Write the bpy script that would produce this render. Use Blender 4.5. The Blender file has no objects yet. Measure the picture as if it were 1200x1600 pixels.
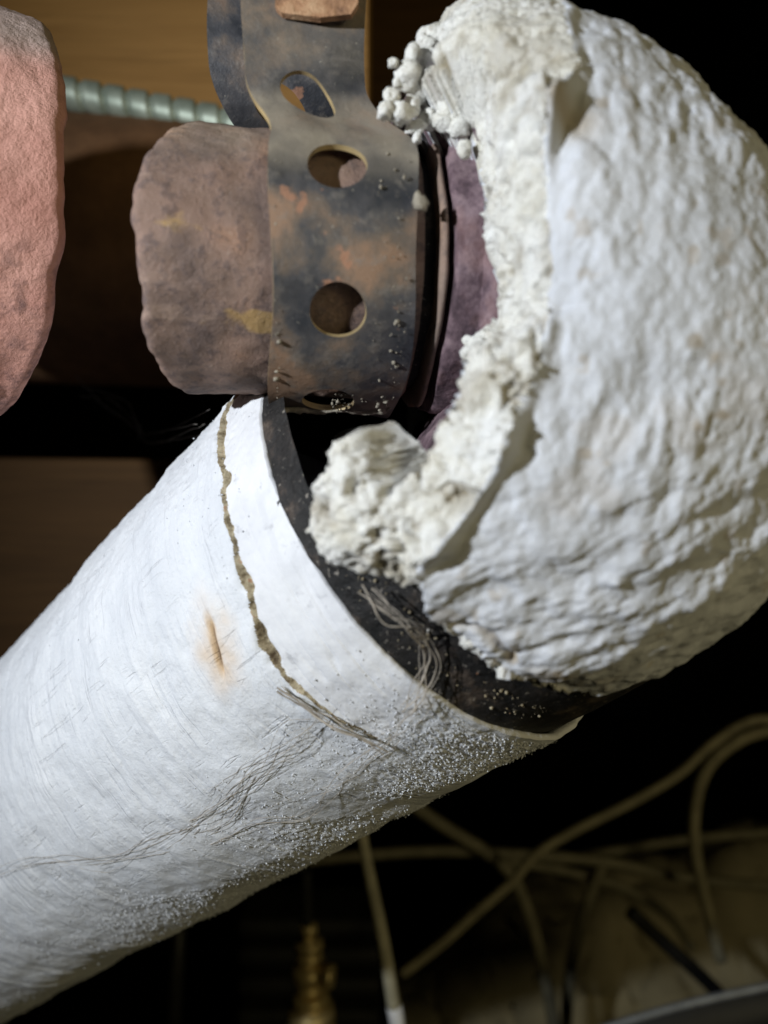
import bpy, bmesh, math, random
import numpy as np, time
np.seterr(over='ignore')
T0 = time.time()
from mathutils import Vector, Matrix

random.seed(7)
rng = np.random.default_rng(7)
scene = bpy.context.scene
COL = scene.collection

# ------------------------------------------------------------------ camera, world, light, exposure
F = 1156.0                                    # focal length in photo pixels (1200 x 1600)
cam_d = bpy.data.cameras.new("camera")
cam = bpy.data.objects.new("camera", cam_d); COL.objects.link(cam)
cam.location = (0, 0, 0); cam.rotation_euler = (math.radians(90), 0, 0)
cam_d.sensor_fit = 'VERTICAL'; cam_d.sensor_height = 36.0
cam_d.lens = F / 1600 * 36.0
cam_d.clip_start = 0.002; cam_d.clip_end = 50
cam_d.dof.use_dof = True
cam_d.dof.focus_distance = 0.132
cam_d.dof.aperture_fstop = 12.0
scene.camera = cam

world = bpy.data.worlds.new("World"); scene.world = world; world.use_nodes = True
bg = world.node_tree.nodes["Background"]
bg.inputs[0].default_value = (0.0, 0.0, 0.0, 1); bg.inputs[1].default_value = 0.0

def lamp(name, kind, loc, target, energy, color, **kw):
    d = bpy.data.lights.new(name, kind); o = bpy.data.objects.new(name, d); COL.objects.link(o)
    o.location = loc
    v = Vector(target) - Vector(loc)
    o.rotation_euler = v.to_track_quat('-Z', 'Y').to_euler()
    d.energy = energy; d.color = color
    for k, w in kw.items(): setattr(d, k, w)
    return o
# hand torch held just above and left of the phone
lamp("torch", 'SPOT', (-0.200, -0.074, 0.060), (0.010, 0.13, 0.020), 4.3, (0.90, 0.95, 1.0),
     shadow_soft_size=0.005, spot_size=math.radians(108), spot_blend=1.0)
# warm fill added for the room's ambient light, behind the camera and to the right
lamp("warm_fill", 'AREA', (0.42, -0.38, 0.05), (0.03, 0.15, 0.0), 0.85, (1.0, 0.86, 0.48),
     shape='DISK', size=0.22)

vs = scene.view_settings
vs.view_transform = 'Standard'; vs.look = 'None'; vs.gamma = 1.0; vs.exposure = 0.0
vs.use_curve_mapping = False
scene.cycles.max_bounces = 5

# ------------------------------------------------------------------ helpers
def P(px, py, d):
    return Vector(((px - 600) / F * d, d, (800 - py) / F * d))
def Pn(px, py, d):
    return np.array(P(px, py, d))
def project(p):
    return np.stack([600 + F * p[:, 0] / p[:, 1], 800 - F * p[:, 2] / p[:, 1]], 1)

def tag(o, label, cat, group=None):
    o["label"] = label; o["category"] = cat
    if group: o["group"] = group
    return o
def thing(name, loc, label, cat, group=None):
    o = bpy.data.objects.new(name, None); COL.objects.link(o)
    o.location = loc; o.empty_display_size = 0.01
    return tag(o, label, cat, group)

def mesh_np(name, verts, faces, mat=None, parent=None, attrs=None, smooth=True):
    """verts (n,3); faces (m,k) array or list of index lists"""
    verts = np.asarray(verts, np.float32)
    me = bpy.data.meshes.new(name)
    if isinstance(faces, np.ndarray):
        m, k = faces.shape
        me.vertices.add(len(verts)); me.vertices.foreach_set("co", verts.ravel())
        me.loops.add(m * k); me.loops.foreach_set("vertex_index", faces.astype(np.int32).ravel())
        me.polygons.add(m)
        me.polygons.foreach_set("loop_start", np.arange(0, m * k, k, dtype=np.int32))
        me.update(calc_edges=True)
    else:
        me.from_pydata([tuple(map(float, v)) for v in verts], [], [list(map(int, f)) for f in faces])
    if attrs:
        for an, av in attrs.items():
            a = me.attributes.new(an, 'FLOAT', 'POINT'); a.data.foreach_set("value", np.asarray(av, np.float32))
    if smooth: me.polygons.foreach_set("use_smooth", np.ones(len(me.polygons), bool))
    me.validate(); me.update()
    o = bpy.data.objects.new(name, me); COL.objects.link(o)
    if mat: me.materials.append(mat)
    if parent:
        o.parent = parent
        o.matrix_parent_inverse = Matrix.Translation(parent.location).inverted()
    return o

def grid_faces(nu, nv, close_v=False):
    i = np.arange(nu - 1)[:, None]; j = np.arange(nv if close_v else nv - 1)[None, :]
    j2 = (j + 1) % nv
    a = i * nv + j; b = i * nv + j2; c = (i + 1) * nv + j2; d = (i + 1) * nv + j
    return np.stack([a, b, c, d], -1).reshape(-1, 4)

def sub_mesh(verts, faces, keep, attrs):
    f = faces[keep]; used = np.unique(f); rem = np.full(len(verts), -1); rem[used] = np.arange(len(used))
    return verts[used], rem[f], {k: v[used] for k, v in attrs.items()}

def catmull(pts, n):
    p = np.asarray(pts, float); p = np.vstack([2 * p[0] - p[1], p, 2 * p[-1] - p[-2]])
    out = []
    for i in range(1, len(p) - 2):
        for t in np.linspace(0, 1, n, endpoint=False):
            out.append(0.5 * ((2 * p[i]) + (-p[i - 1] + p[i + 1]) * t + (2 * p[i - 1] - 5 * p[i] + 4 * p[i + 1] - p[i + 2]) * t * t
                              + (-p[i - 1] + 3 * p[i] - 3 * p[i + 1] + p[i + 2]) * t ** 3))
    out.append(p[-2]); return np.array(out)

def tube_arrays(path, r, seg=12):
    path = np.asarray(path, float); n = len(path)
    r = np.full(n, r) if np.isscalar(r) else np.asarray(r)
    T = np.gradient(path, axis=0); T /= np.linalg.norm(T, axis=1)[:, None] + 1e-12
    up = np.array([0.13, 0.27, 0.95]); V = []
    N = np.cross(T[0], up); N /= np.linalg.norm(N)
    ang = np.linspace(0, 2 * np.pi, seg, endpoint=False)
    for i in range(n):
        N = N - T[i] * (N @ T[i]); N /= np.linalg.norm(N); B = np.cross(T[i], N)
        V.append(path[i] + r[i] * (np.cos(ang)[:, None] * N + np.sin(ang)[:, None] * B))
    V = np.concatenate(V); Fc = grid_faces(n, seg, True)
    caps = [list(range(seg))[::-1], list(range((n - 1) * seg, n * seg))]
    return V, Fc, caps
def tube(name, path, r, mat, parent=None, seg=12):
    V, Fc, caps = tube_arrays(path, r, seg)
    return mesh_np(name, V, [list(f) for f in Fc] + caps, mat, parent)

def lathe(name, origin, axis, prof, mat, parent=None, seg=96, wob=0.0, attrs_fn=None, wf=60.0):
    """prof: list of (t, r) along axis"""
    ax = np.asarray(axis, float); ax /= np.linalg.norm(ax)
    e1 = np.cross(ax, [0, 0, 1.0]); e1 /= np.linalg.norm(e1)
    if e1[1] > 0: e1 = -e1
    e2 = np.cross(e1, ax); e2 = e2 if e2[2] > 0 else -e2
    prof = np.asarray(prof, float)
    ang = np.linspace(0, 2 * np.pi, seg, endpoint=False)
    V = []
    for t, r in prof:
        V.append(np.asarray(origin) + ax * t + r * (np.cos(ang)[:, None] * e1 + np.sin(ang)[:, None] * e2))
    V = np.concatenate(V)
    if wob:
        ctr = np.asarray(origin) + ((V - origin) @ ax)[:, None] * ax
        d = V - ctr
        V = ctr + d * (1 + wob * (fbm(V * wf, 4) )[:, None]) + ax * (wob * 0.012 * fbm(V * wf + 9, 3))[:, None]
    Fc = grid_faces(len(prof), seg, True)
    return mesh_np(name, V, Fc, mat, parent)

# ---- numpy noise
K1, K2, K3 = np.uint32(374761393), np.uint32(668265263), np.uint32(2147483629)
def _mixh(x):
    x = (x ^ (x >> np.uint32(13))) * np.uint32(1274126177)
    x = (x ^ (x >> np.uint32(16))) * np.uint32(2246822519)
    x = x ^ (x >> np.uint32(15))
    return (x >> np.uint32(8)).astype(np.float32) * np.float32(1 / 16777216.0)
def _cells(p):
    p = np.asarray(p, np.float32); i = np.floor(p); f = p - i; u = i.astype(np.int32).view(np.uint32)
    return p, i, f, u[:, 0] * K1, u[:, 1] * K2, u[:, 2] * K3
def vnoise(p, s=0):
    p, i, f, hx, hy, hz = _cells(p); u = f * f * f * (f * (f * 6 - 15) + 10); so = np.uint32((s * 974634777) & 0xffffffff)
    ux, uy, uz = u[:, 0], u[:, 1], u[:, 2]; r = None
    for dx in (0, 1):
        a = hx + K1 if dx else hx
        for dy in (0, 1):
            b = a + (hy + K2 if dy else hy) + so
            c = _mixh(b + hz); c = c + uz * (_mixh(b + hz + K3) - c)
            if dy == 0: c0 = c
        cc = c0 + uy * (c - c0)
        if dx == 0: r0 = cc
    return (r0 + ux * (cc - r0)) * 2 - 1
def fbm(p, octv=4, s=0, gain=0.5):
    r = 0; a = 1.0; tot = 0
    for o in range(octv):
        r = r + a * vnoise(p * 2.03 ** o + o * 17.3, s + o); tot += a; a *= gain
    return r / tot * 1.5
def worley(p, s=0):
    p, i, f, hx, hy, hz = _cells(p); best = np.full(len(p), 9.0, np.float32)
    s1, s2, s3 = [np.uint32(((s + q) * 974634777) & 0xffffffff) for q in (1, 2, 3)]
    for dx in (-1, 0, 1):
        for dy in (-1, 0, 1):
            for dz in (-1, 0, 1):
                h = hx + np.uint32(dx & 0xffffffff) * K1 + hy + np.uint32(dy & 0xffffffff) * K2 + hz + np.uint32(dz & 0xffffffff) * K3
                d = (dx + _mixh(h + s1) - f[:, 0]) ** 2 + (dy + _mixh(h + s2) - f[:, 1]) ** 2 + (dz + _mixh(h + s3) - f[:, 2]) ** 2
                best = np.minimum(best, d)
    return np.sqrt(best)
def sstep(a, b, x):
    t = np.clip((x - a) / (b - a), 0, 1); return t * t * (3 - 2 * t)
def poly_dist(pts, q, closed):
    pts = np.asarray(pts, float); n = len(pts); d = np.full(len(q), 1e9); tt = np.zeros(len(q)); acc = 0
    for i in range(n if closed else n - 1):
        a = pts[i]; b = pts[(i + 1) % n]; ab = b - a; L = ab @ ab
        t = np.clip(((q - a) @ ab) / L, 0, 1); dd = np.linalg.norm(q - a - t[:, None] * ab, axis=1)
        m = dd < d; d[m] = dd[m]; tt[m] = (i + t[m])
    return d, tt
def inside(pts, q):
    pts = np.asarray(pts, float); n = len(pts); r = np.zeros(len(q), bool)
    for i in range(n):
        a = pts[i]; b = pts[(i + 1) % n]
        c = ((a[1] > q[:, 1]) != (b[1] > q[:, 1]))
        x = (b[0] - a[0]) * (q[:, 1] - a[1]) / (b[1] - a[1] + 1e-12) + a[0]
        r ^= c & (q[:, 0] < x)
    return r

# ---- materials
class M:
    def __init__(s, name, rough=0.8, spec=0.3):
        s.m = bpy.data.materials.new(name); s.m.use_nodes = True; s.nt = s.m.node_tree; s.N = s.nt.nodes; s.L = s.nt.links
        s.b = s.N["Principled BSDF"]; s.b.inputs["Roughness"].default_value = rough
        s.b.inputs["Specular IOR Level"].default_value = spec
        s.tc = s.N.new("ShaderNodeTexCoord"); s.co = s.tc.outputs["Object"]; s.last = None
    def mapping(s, scale, rot=(0, 0, 0)):
        n = s.N.new("ShaderNodeMapping"); n.inputs["Scale"].default_value = scale; n.inputs["Rotation"].default_value = rot
        s.L.new(s.co, n.inputs[0]); return n.outputs[0]
    def noise(s, scale, detail=6, rough=0.6, vec=None, dist=0.0):
        n = s.N.new("ShaderNodeTexNoise"); n.inputs["Scale"].default_value = scale; n.inputs["Detail"].default_value = detail
        n.inputs["Roughness"].default_value = rough; n.inputs["Distortion"].default_value = dist
        s.L.new(vec if vec else s.co, n.inputs["Vector"]); return n.outputs["Fac"]
    def voro(s, scale, vec=None, feature='F1'):
        n = s.N.new("ShaderNodeTexVoronoi"); n.inputs["Scale"].default_value = scale; n.feature = feature
        s.L.new(vec if vec else s.co, n.inputs["Vector"]); return n.outputs["Distance"]
    def ramp(s, fac, stops):
        n = s.N.new("ShaderNodeValToRGB"); r = n.color_ramp
        while len(r.elements) < len(stops): r.elements.new(0.5)
        for e, (p, c) in zip(r.elements, stops):
            e.position = p; e.color = (c if len(c) == 4 else (*c, 1)) if not np.isscalar(c) else (c, c, c, 1)
        s.L.new(fac, n.inputs[0]); return n.outputs[0]
    def mix(s, fac, a, b, mode='MIX'):
        n = s.N.new("ShaderNodeMix"); n.data_type = 'RGBA'; n.blend_type = mode
        if np.isscalar(fac): n.inputs["Factor"].default_value = fac
        else: s.L.new(fac, n.inputs["Factor"])
        for sock, v in ((n.inputs[6], a), (n.inputs[7], b)):
            if isinstance(v, tuple): sock.default_value = (*v, 1)
            else: s.L.new(v, sock)
        return n.outputs[2]
    def attr(s, name):
        n = s.N.new("ShaderNodeAttribute"); n.attribute_name = name; return n.outputs["Fac"]
    def mul(s, a, b, op='MULTIPLY'):
        n = s.N.new("ShaderNodeMath"); n.operation = op
        for i, v in enumerate((a, b)):
            if np.isscalar(v): n.inputs[i].default_value = v
            else: s.L.new(v, n.inputs[i])
        return n.outputs[0]
    def color(s, c):
        if isinstance(c, tuple): s.b.inputs["Base Color"].default_value = (*c, 1)
        else: s.L.new(c, s.b.inputs["Base Color"])
        return s
    def rough(s, r): s.L.new(r, s.b.inputs["Roughness"]); return s
    def metal(s, v):
        if np.isscalar(v): s.b.inputs["Metallic"].default_value = v
        else: s.L.new(v, s.b.inputs["Metallic"])
        return s
    def bump(s, h, dist, strength=1.0):
        n = s.N.new("ShaderNodeBump"); n.inputs["Strength"].default_value = strength; n.inputs["Distance"].default_value = dist
        s.L.new(h, n.inputs["Height"])
        if s.last: s.L.new(s.last, n.inputs["Normal"])
        s.last = n.outputs[0]; s.L.new(s.last, s.b.inputs["Normal"]); return s

# white lagging
m = M("lagging_white", 0.85, 0.25)
n1 = m.noise(60, 6); n2 = m.noise(900, 5, 0.7); n3 = m.noise(2600, 3)
c = m.ramp(n1, [(0.3, (0.60, 0.62, 0.655)), (0.7, (0.71, 0.725, 0.75))])
c = m.mix(m.ramp(n2, [(0.56, 0.0), (0.72, 0.35)]), c, (0.42, 0.43, 0.46))
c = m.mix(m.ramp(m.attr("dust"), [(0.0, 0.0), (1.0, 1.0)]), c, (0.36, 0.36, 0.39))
c = m.mix(m.ramp(m.attr("stain"), [(0.05, 0.0), (0.6, 0.9)]), c, (0.58, 0.40, 0.22))
c = m.mix(m.ramp(m.attr("stain"), [(0.62, 0.0), (1.0, 0.95)]), c, (0.13, 0.08, 0.045))
cx_ = m.N.new("ShaderNodeCombineXYZ"); m.L.new(m.attr("along"), cx_.inputs[0]); m.L.new(m.mul(m.attr("around"), 0.05), cx_.inputs[1])
cz_ = m.N.new('ShaderNodeCombineXYZ'); m.L.new(m.mul(m.attr('along'), 0.10), cz_.inputs[0]); m.L.new(m.attr('around'), cz_.inputs[1])
nx_ = m.noise(520, 3, 0.5, cz_.outputs[0], 0.3)
m.bump(m.mul(m.ramp(nx_, [(0.57, 0.0), (0.60, 1.0), (0.63, 0.0)]), m.ramp(m.noise(90, 4), [(0.5, 0.0), (0.62, 1.0)])), 0.00018, 0.8)
nh = m.noise(1100, 4, 0.6, cx_.outputs[0]); nh2 = m.noise(430, 3, 0.5, cx_.outputs[0])
c = m.mix(m.ramp(nh, [(0.62, 0.0), (0.74, 0.16)]), c, (0.52, 0.52, 0.54))
m.color(c); m.bump(n2, 0.00026, 0.8); m.bump(n3, 0.0001, 0.6); m.bump(nh, 0.0003, 0.6); m.bump(m.mul(m.ramp(nh2, [(0.54, 0.0), (0.60, 1.0), (0.66, 0.0)]), m.ramp(m.noise(130, 4), [(0.45, 0.0), (0.6, 1.0)])), 0.00018, 0.8); m.bump(m.noise(330, 6, 0.75), 0.0004, 0.6)
MAT_LAG = m.m

m = M("lagging_band_white", 0.85, 0.25)
n1 = m.noise(110, 6); n2 = m.noise(700, 5)
c = m.ramp(n1, [(0.3, (0.62, 0.625, 0.65)), (0.7, (0.73, 0.735, 0.75))])
c = m.mix(m.ramp(m.noise(260, 6, 0.7), [(0.60, 0.0), (0.72, 0.55)]), c, (0.22, 0.22, 0.24))
c = m.mix(m.ramp(m.attr("dust"), [(0.0, 0.0), (1.0, 1.0)]), c, (0.36, 0.36, 0.39))
m.color(c); m.bump(n2, 0.0002, 0.8)
MAT_BAND = m.m

m = M("crack_grime", 0.95, 0.15)
n1 = m.noise(420, 6, 0.7)
m.color(m.ramp(n1, [(0.34, (0.09, 0.065, 0.04)), (0.46, (0.27, 0.22, 0.14)), (0.58, (0.46, 0.40, 0.28)), (0.68, (0.36, 0.18, 0.10))]))
m.bump(n1, 0.0008)
MAT_CRACK = m.m

m = M("black_iron", 0.62, 0.35)
n1 = m.noise(140, 8, 0.7); n2 = m.noise(700, 4)
c = m.ramp(n1, [(0.40, (0.006, 0.006, 0.006)), (0.54, (0.018, 0.016, 0.015)), (0.62, (0.06, 0.045, 0.035)), (0.72, (0.16, 0.13, 0.10))])
c = m.mix(m.ramp(m.noise(1300, 3, 0.6), [(0.64, 0.0), (0.70, 0.7)]), c, (0.30, 0.27, 0.23))
m.color(c); m.bump(n1, 0.0010, 0.8); m.bump(n2, 0.0004, 0.8)
MAT_IRON = m.m

# plaster of the elbow
m = M("plaster_shell", 0.9, 0.2)
n1 = m.noise(55, 6); n2 = m.noise(600, 6, 0.65); n3 = m.noise(1900, 3)
c = m.ramp(n1, [(0.3, (0.52, 0.535, 0.57)), (0.7, (0.63, 0.645, 0.68))])
c = m.mix(m.ramp(n2, [(0.58, 0.0), (0.75, 0.3)]), c, (0.40, 0.40, 0.42))
c = m.mix(m.ramp(m.attr("dirt_shade"), [(0.1, 0.0), (1.0, 0.85)]), c, (0.34, 0.26, 0.15))
m.color(c); m.bump(n2, 0.0004, 0.6); m.bump(n3, 0.00012, 0.5)
MAT_SHELL = m.m

m = M("plaster_crumble", 0.95, 0.15)
n1 = m.noise(120, 7, 0.65); n2 = m.noise(700, 6, 0.7)
c = m.ramp(n1, [(0.30, (0.68, 0.64, 0.53)), (0.46, (0.85, 0.835, 0.77)), (0.7, (0.90, 0.90, 0.88))])
c = m.mix(m.ramp(m.noise(620, 5, 0.7), [(0.57, 0.0), (0.70, 0.6)]), c, (0.40, 0.34, 0.25))
c = m.mix(m.ramp(m.attr("dirt_shade"), [(0.1, 0.0), (1.0, 0.9)]), c, (0.30, 0.24, 0.14))
m.color(c); m.bump(n2, 0.0009, 1.0); m.bump(m.noise(2200, 3, 0.6), 0.0003, 0.8)
MAT_CRUMB = m.m

# purple rusted casting
m = M("rusted_casting", 0.8, 0.35)
n1 = m.noise(180, 7, 0.7); n2 = m.noise(800, 4); n3 = m.noise(60, 4)
c = m.ramp(n1, [(0.36, (0.035, 0.022, 0.028)), (0.5, (0.13, 0.085, 0.10)), (0.64, (0.26, 0.185, 0.20))])
c = m.mix(m.ramp(n3, [(0.52, 0.0), (0.7, 0.6)]), c, (0.20, 0.09, 0.06))
m.color(c); m.bump(n1, 0.0008, 0.8); m.bump(n2, 0.0002)
MAT_CAST = m.m

# brown-mauve rust on the cap
m = M("rusted_cap", 0.72, 0.35)
n1 = m.noise(95, 6, 0.62); n2 = m.noise(380, 7, 0.75); n4 = m.noise(70, 4, 0.5, m.mapping((1.0, 1.0, 1.6))); n5 = m.noise(1500, 4, 0.7); n6 = m.noise(150, 6, 0.7, m.mapping((0.35, 0.35, 1.6)))
c = m.ramp(n1, [(0.36, (0.105, 0.075, 0.068)), (0.46, (0.215, 0.145, 0.115)), (0.56, (0.27, 0.175, 0.135)), (0.66, (0.37, 0.21, 0.13))])
c = m.mix(m.ramp(n2, [(0.50, 0.0), (0.60, 0.65)]), c, (0.075, 0.06, 0.065))
c = m.mix(m.ramp(n6, [(0.56, 0.0), (0.66, 0.6)]), c, (0.36, 0.255, 0.20))
c = m.mix(m.ramp(n4, [(0.65, 0.0), (0.69, 0.75)]), c, (0.42, 0.27, 0.10))
c = m.mix(m.ramp(n5, [(0.60, 0.0), (0.70, 0.5)]), c, (0.38, 0.30, 0.25))
c = m.mix(m.ramp(m.attr("dust"), [(0.0, 0.0), (1.0, 0.7)]), c, (0.36, 0.30, 0.235))
m.color(c); m.bump(n2, 0.0007, 0.8); m.bump(n5, 0.0002, 0.6)
MAT_CAP = m.m

# dark steel strap
m = M("strap_steel", 0.5, 0.5)
n1 = m.noise(75, 6, 0.6); n2 = m.noise(330, 6, 0.7); n3 = m.noise(120, 5, 0.55); n5 = m.noise(1100, 4, 0.7); n6 = m.noise(200, 5, 0.6, m.mapping((0.25, 1, 1.5)))
c = m.ramp(n1, [(0.38, (0.045, 0.048, 0.056)), (0.48, (0.085, 0.083, 0.088)), (0.56, (0.16, 0.125, 0.10)), (0.64, (0.28, 0.18, 0.12))])
c = m.mix(m.ramp(n3, [(0.645, 0.0), (0.675, 0.85)]), c, (0.38, 0.20, 0.125))
c = m.mix(m.ramp(n2, [(0.54, 0.0), (0.66, 0.5)]), c, (0.22, 0.20, 0.18))
c = m.mix(m.ramp(n6, [(0.62, 0.0), (0.70, 0.55)]), c, (0.18, 0.17, 0.17))
c = m.mix(m.ramp(n5, [(0.66, 0.0), (0.72, 0.7)]), c, (0.42, 0.39, 0.33))
d = m.mul(m.attr("dust"), m.ramp(n2, [(0.2, 0.75), (0.6, 1.0)]))
c = m.mix(d, c, (0.36, 0.315, 0.25))
m.color(c); m.bump(n2, 0.0004, 0.6); m.bump(n5, 0.0001, 0.6); m.rough(m.ramp(n1, [(0.4, 0.42), (0.7, 0.85)]))
m.metal(0.25)
MAT_STRAP = m.m

m = M("strap_edge_bare", 0.5, 0.5)
n1 = m.noise(160, 4)
m.color(m.ramp(n1, [(0.35, (0.24, 0.18, 0.10)), (0.6, (0.50, 0.38, 0.19))])); m.metal(0.2)
MAT_EDGE = m.m

m = M("grey_dust", 0.95, 0.1)
n1 = m.noise(500, 5)
m.color(m.ramp(n1, [(0.3, (0.16, 0.14, 0.11)), (0.7, (0.40, 0.36, 0.29))])); m.bump(n1, 0.0006)
MAT_DUST = m.m

m = M("salmon_rust", 0.85, 0.25)
n1 = m.noise(70, 5); n2 = m.noise(500, 6, 0.7); n3 = m.noise(220, 5)
c = m.ramp(n1, [(0.3, (0.46, 0.225, 0.18)), (0.7, (0.60, 0.33, 0.27))])
c = m.mix(m.ramp(m.attr("dust"), [(0.0, 0.0), (1.0, 0.9)]), c, (0.42, 0.335, 0.30))
c = m.mix(m.mul(m.ramp(n3, [(0.5, 0.0), (0.66, 0.8)]), m.attr("pit")), c, (0.15, 0.085, 0.08))
m.color(c); m.bump(n2, 0.0007); m.bump(n3, 0.0006, 0.6)
MAT_SALMON = m.m

m = M("orange_rust", 0.85, 0.3)
n1 = m.noise(160, 6, 0.7); n2 = m.noise(900, 4)
m.color(m.ramp(n1, [(0.34, (0.16, 0.085, 0.05)), (0.5, (0.36, 0.20, 0.11)), (0.66, (0.50, 0.33, 0.20))])); m.bump(n1, 0.0008); m.bump(n2, 0.0003)
MAT_RUSTY = m.m

def wood_mat(name, dark, light, rot=(0, 0, 0)):
    m = M(name, 0.75, 0.3)
    v = m.mapping((3.0, 40, 60), rot)
    n1 = m.noise(1.6, 8, 0.65, v, 0.6); n2 = m.noise(9, 4, 0.5, v)
    c = m.ramp(n1, [(0.3, dark), (0.7, light)])
    c = m.mix(m.ramp(n2, [(0.5, 0.0), (0.8, 0.4)]), c, tuple(x * 0.45 for x in dark))
    m.color(c); m.bump(n1, 0.001, 0.4); return m.m
MAT_WOOD = wood_mat("brown_wood", (0.27, 0.14, 0.040), (0.42, 0.23, 0.075))
MAT_WOOD2 = wood_mat("dark_wood", (0.085, 0.042, 0.013), (0.14, 0.070, 0.022))

m = M("brown_pipe_paint", 0.8, 0.3)
n1 = m.noise(90, 6)
m.color(m.ramp(n1, [(0.3, (0.11, 0.055, 0.025)), (0.7, (0.20, 0.10, 0.045))])); m.bump(n1, 0.0006)
MAT_BROWN = m.m

m = M("galvanised_conduit", 0.48, 0.5)
n1 = m.noise(160, 5)
m.color(m.ramp(n1, [(0.3, (0.26, 0.31, 0.25)), (0.7, (0.50, 0.56, 0.47))])); m.metal(0.4)
MAT_GALV = m.m

def plain(name, col, rough=0.6, metal=0.0, var=0.3, scale=80, spec=0.4):
    m = M(name, rough, spec); n1 = m.noise(scale, 5)
    m.color(m.ramp(n1, [(0.3, tuple(x * (1 - var) for x in col)), (0.7, tuple(min(1, x * (1 + var)) for x in col))]))
    m.metal(metal); m.bump(n1, 0.0005, 0.3); return m.m
MAT_WIRE = plain("beige_cable", (0.36, 0.32, 0.20), 0.55)
MAT_WIRE_D = plain("olive_cable", (0.24, 0.215, 0.135), 0.6)
MAT_BLACKWIRE = plain("black_cable", (0.012, 0.012, 0.012), 0.5)
MAT_ROD = plain("pale_rod", (0.40, 0.37, 0.26), 0.5)
MAT_WHITE = plain("white_tip", (0.8, 0.8, 0.8), 0.5)
MAT_BRASS = plain("brass", (0.72, 0.56, 0.26), 0.45, 0.6, 0.2)
MAT_GREYMETAL = plain("grey_metal", (0.32, 0.34, 0.36), 0.45, 0.4)
MAT_DARKMETAL = plain("dark_metal", (0.035, 0.034, 0.030), 0.5, 0.3)
MAT_RUBBLE = plain("beige_rubble", (0.46, 0.40, 0.25), 0.95, 0, 0.2, 25)
MAT_VOID = plain("unlit_dark_wall", (0.006, 0.005, 0.004), 0.95, 0, 0.3, 8, 0.1)  # near-black colour stands in for the unlit depth behind
MAT_WEB = plain("dusty_web", (0.36, 0.32, 0.27), 0.95, 0, 0.4, 300, 0.1)
MAT_WEB_D = plain("dark_dusty_web", (0.16, 0.145, 0.13), 0.95, 0, 0.3, 300, 0.1)

# ------------------------------------------------------------------ the setting: a dark wall far behind
def box_arrays(x0, x1, y0, y1, z0, z1):
    V = np.array([(x, y, z) for x in (x0, x1) for y in (y0, y1) for z in (z0, z1)], float)
    return V, [[0, 1, 3, 2], [4, 6, 7, 5], [0, 4, 5, 1], [2, 3, 7, 6], [0, 2, 6, 4], [1, 5, 7, 3]]
V, Fc = box_arrays(-3, 3, 1.9, 2.0, -3, 3)
w = mesh_np("wall", V, Fc, MAT_VOID, smooth=False); w["kind"] = "structure"

# ------------------------------------------------------------------ frames of the two pipes
A = np.array([-0.66778434, 0.49838438, -0.55288071]); A /= np.linalg.norm(A)     # lagged pipe, away from its cut end
C0 = np.array([0.01215999, 0.14548045, -0.00141403]); R = 0.045
N1 = -C0 - A * (-C0 @ A); N1 /= np.linalg.norm(N1); N2 = np.cross(A, N1)
def cyl(s, phi, r): 
    s = np.asarray(s, float); phi = np.asarray(phi, float); r = np.asarray(r, float)
    return C0 + s[..., None] * A + r[..., None] * (np.cos(phi)[..., None] * N1 + np.sin(phi)[..., None] * N2)
def hit_cyl(px, py, r=R):
    d = Pn(px, py, 1.0); d /= np.linalg.norm(d)
    dp = d - (d @ A) * A; cp = -C0 + (C0 @ A) * A
    a = dp @ dp; b = 2 * dp @ cp; c = cp @ cp - r * r; q = b * b - 4 * a * c
    t = (-b - math.sqrt(max(q, 0))) / (2 * a); p = d * t - C0
    return p @ A, math.atan2(p @ N2, p @ N1)

AX = np.array([1.0, 0.156, 0.0]); AX /= np.linalg.norm(AX)                      # rusty cap and hub, to the right
E1 = np.array([AX[1], -AX[0], 0.0]); E2 = np.array([0, 0, 1.0])
O0 = Pn(420, 422, 0.125); RS = 0.0236
def col(t, th, r):
    t = np.asarray(t, float); th = np.asarray(th, float); r = np.asarray(r, float)
    return O0 + t[..., None] * AX + r[..., None] * (np.cos(th)[..., None] * E1 + np.sin(th)[..., None] * E2)

# ------------------------------------------------------------------ lagged pipe
pipe = thing("lagged_pipe", Vector(C0 + A * 0.15), "thick white lagged pipe running diagonally to the lower left, its end cut", "pipe")
ns = 540
s_ax = np.concatenate([np.linspace(0, 0.028, 180)[:-1], np.linspace(0.028, 0.27, ns), np.linspace(0.272, 0.46, 40)])
phf = np.radians(100)
ph_ax = np.concatenate([np.linspace(-phf, phf, 440), np.linspace(phf, 2 * np.pi - phf, 60)[1:-1]])
S, PH = np.meshgrid(s_ax, ph_ax, indexing='ij'); S = S.ravel(); PH = PH.ravel()
# crack line between cut band and the rest of the lagging
ck = np.array([hit_cyl(*q) for q in [(347, 662), (352, 740), (366, 840), (385, 920), (412, 1010), (455, 1075), (520, 1125), (590, 1165)]])
o = np.argsort(ck[:, 1]); ck = ck[o]
SC = np.interp(PH, ck[:, 1], ck[:, 0])
lowsign = np.sign(hit_cyl(600, 1290)[1])
pe = hit_cyl(590, 1165)[1]
in_crack = (PH * lowsign < pe * lowsign) & (np.abs(PH) < phf)
top_ext = PH * lowsign < ck[:, 1].min() if lowsign > 0 else PH > ck[:, 1].max()
q3 = np.stack([S * 1.0, PH * R, np.zeros_like(S)], 1)
SC = SC + 0.0007 * fbm(q3 * np.array([0, 260, 0]) + 3.3, 4)
cw = 0.00062 * (0.85 + 0.7 * fbm(q3 * np.array([0, 340, 0]) + 8.1, 3)) * sstep(pe - 0.12, pe - 0.55, PH) if lowsign > 0 else \
     0.00062 * (0.85 + 0.7 * fbm(q3 * np.array([0, 340, 0]) + 8.1, 3)) * sstep(pe + 0.12, pe + 0.55, PH)
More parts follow.
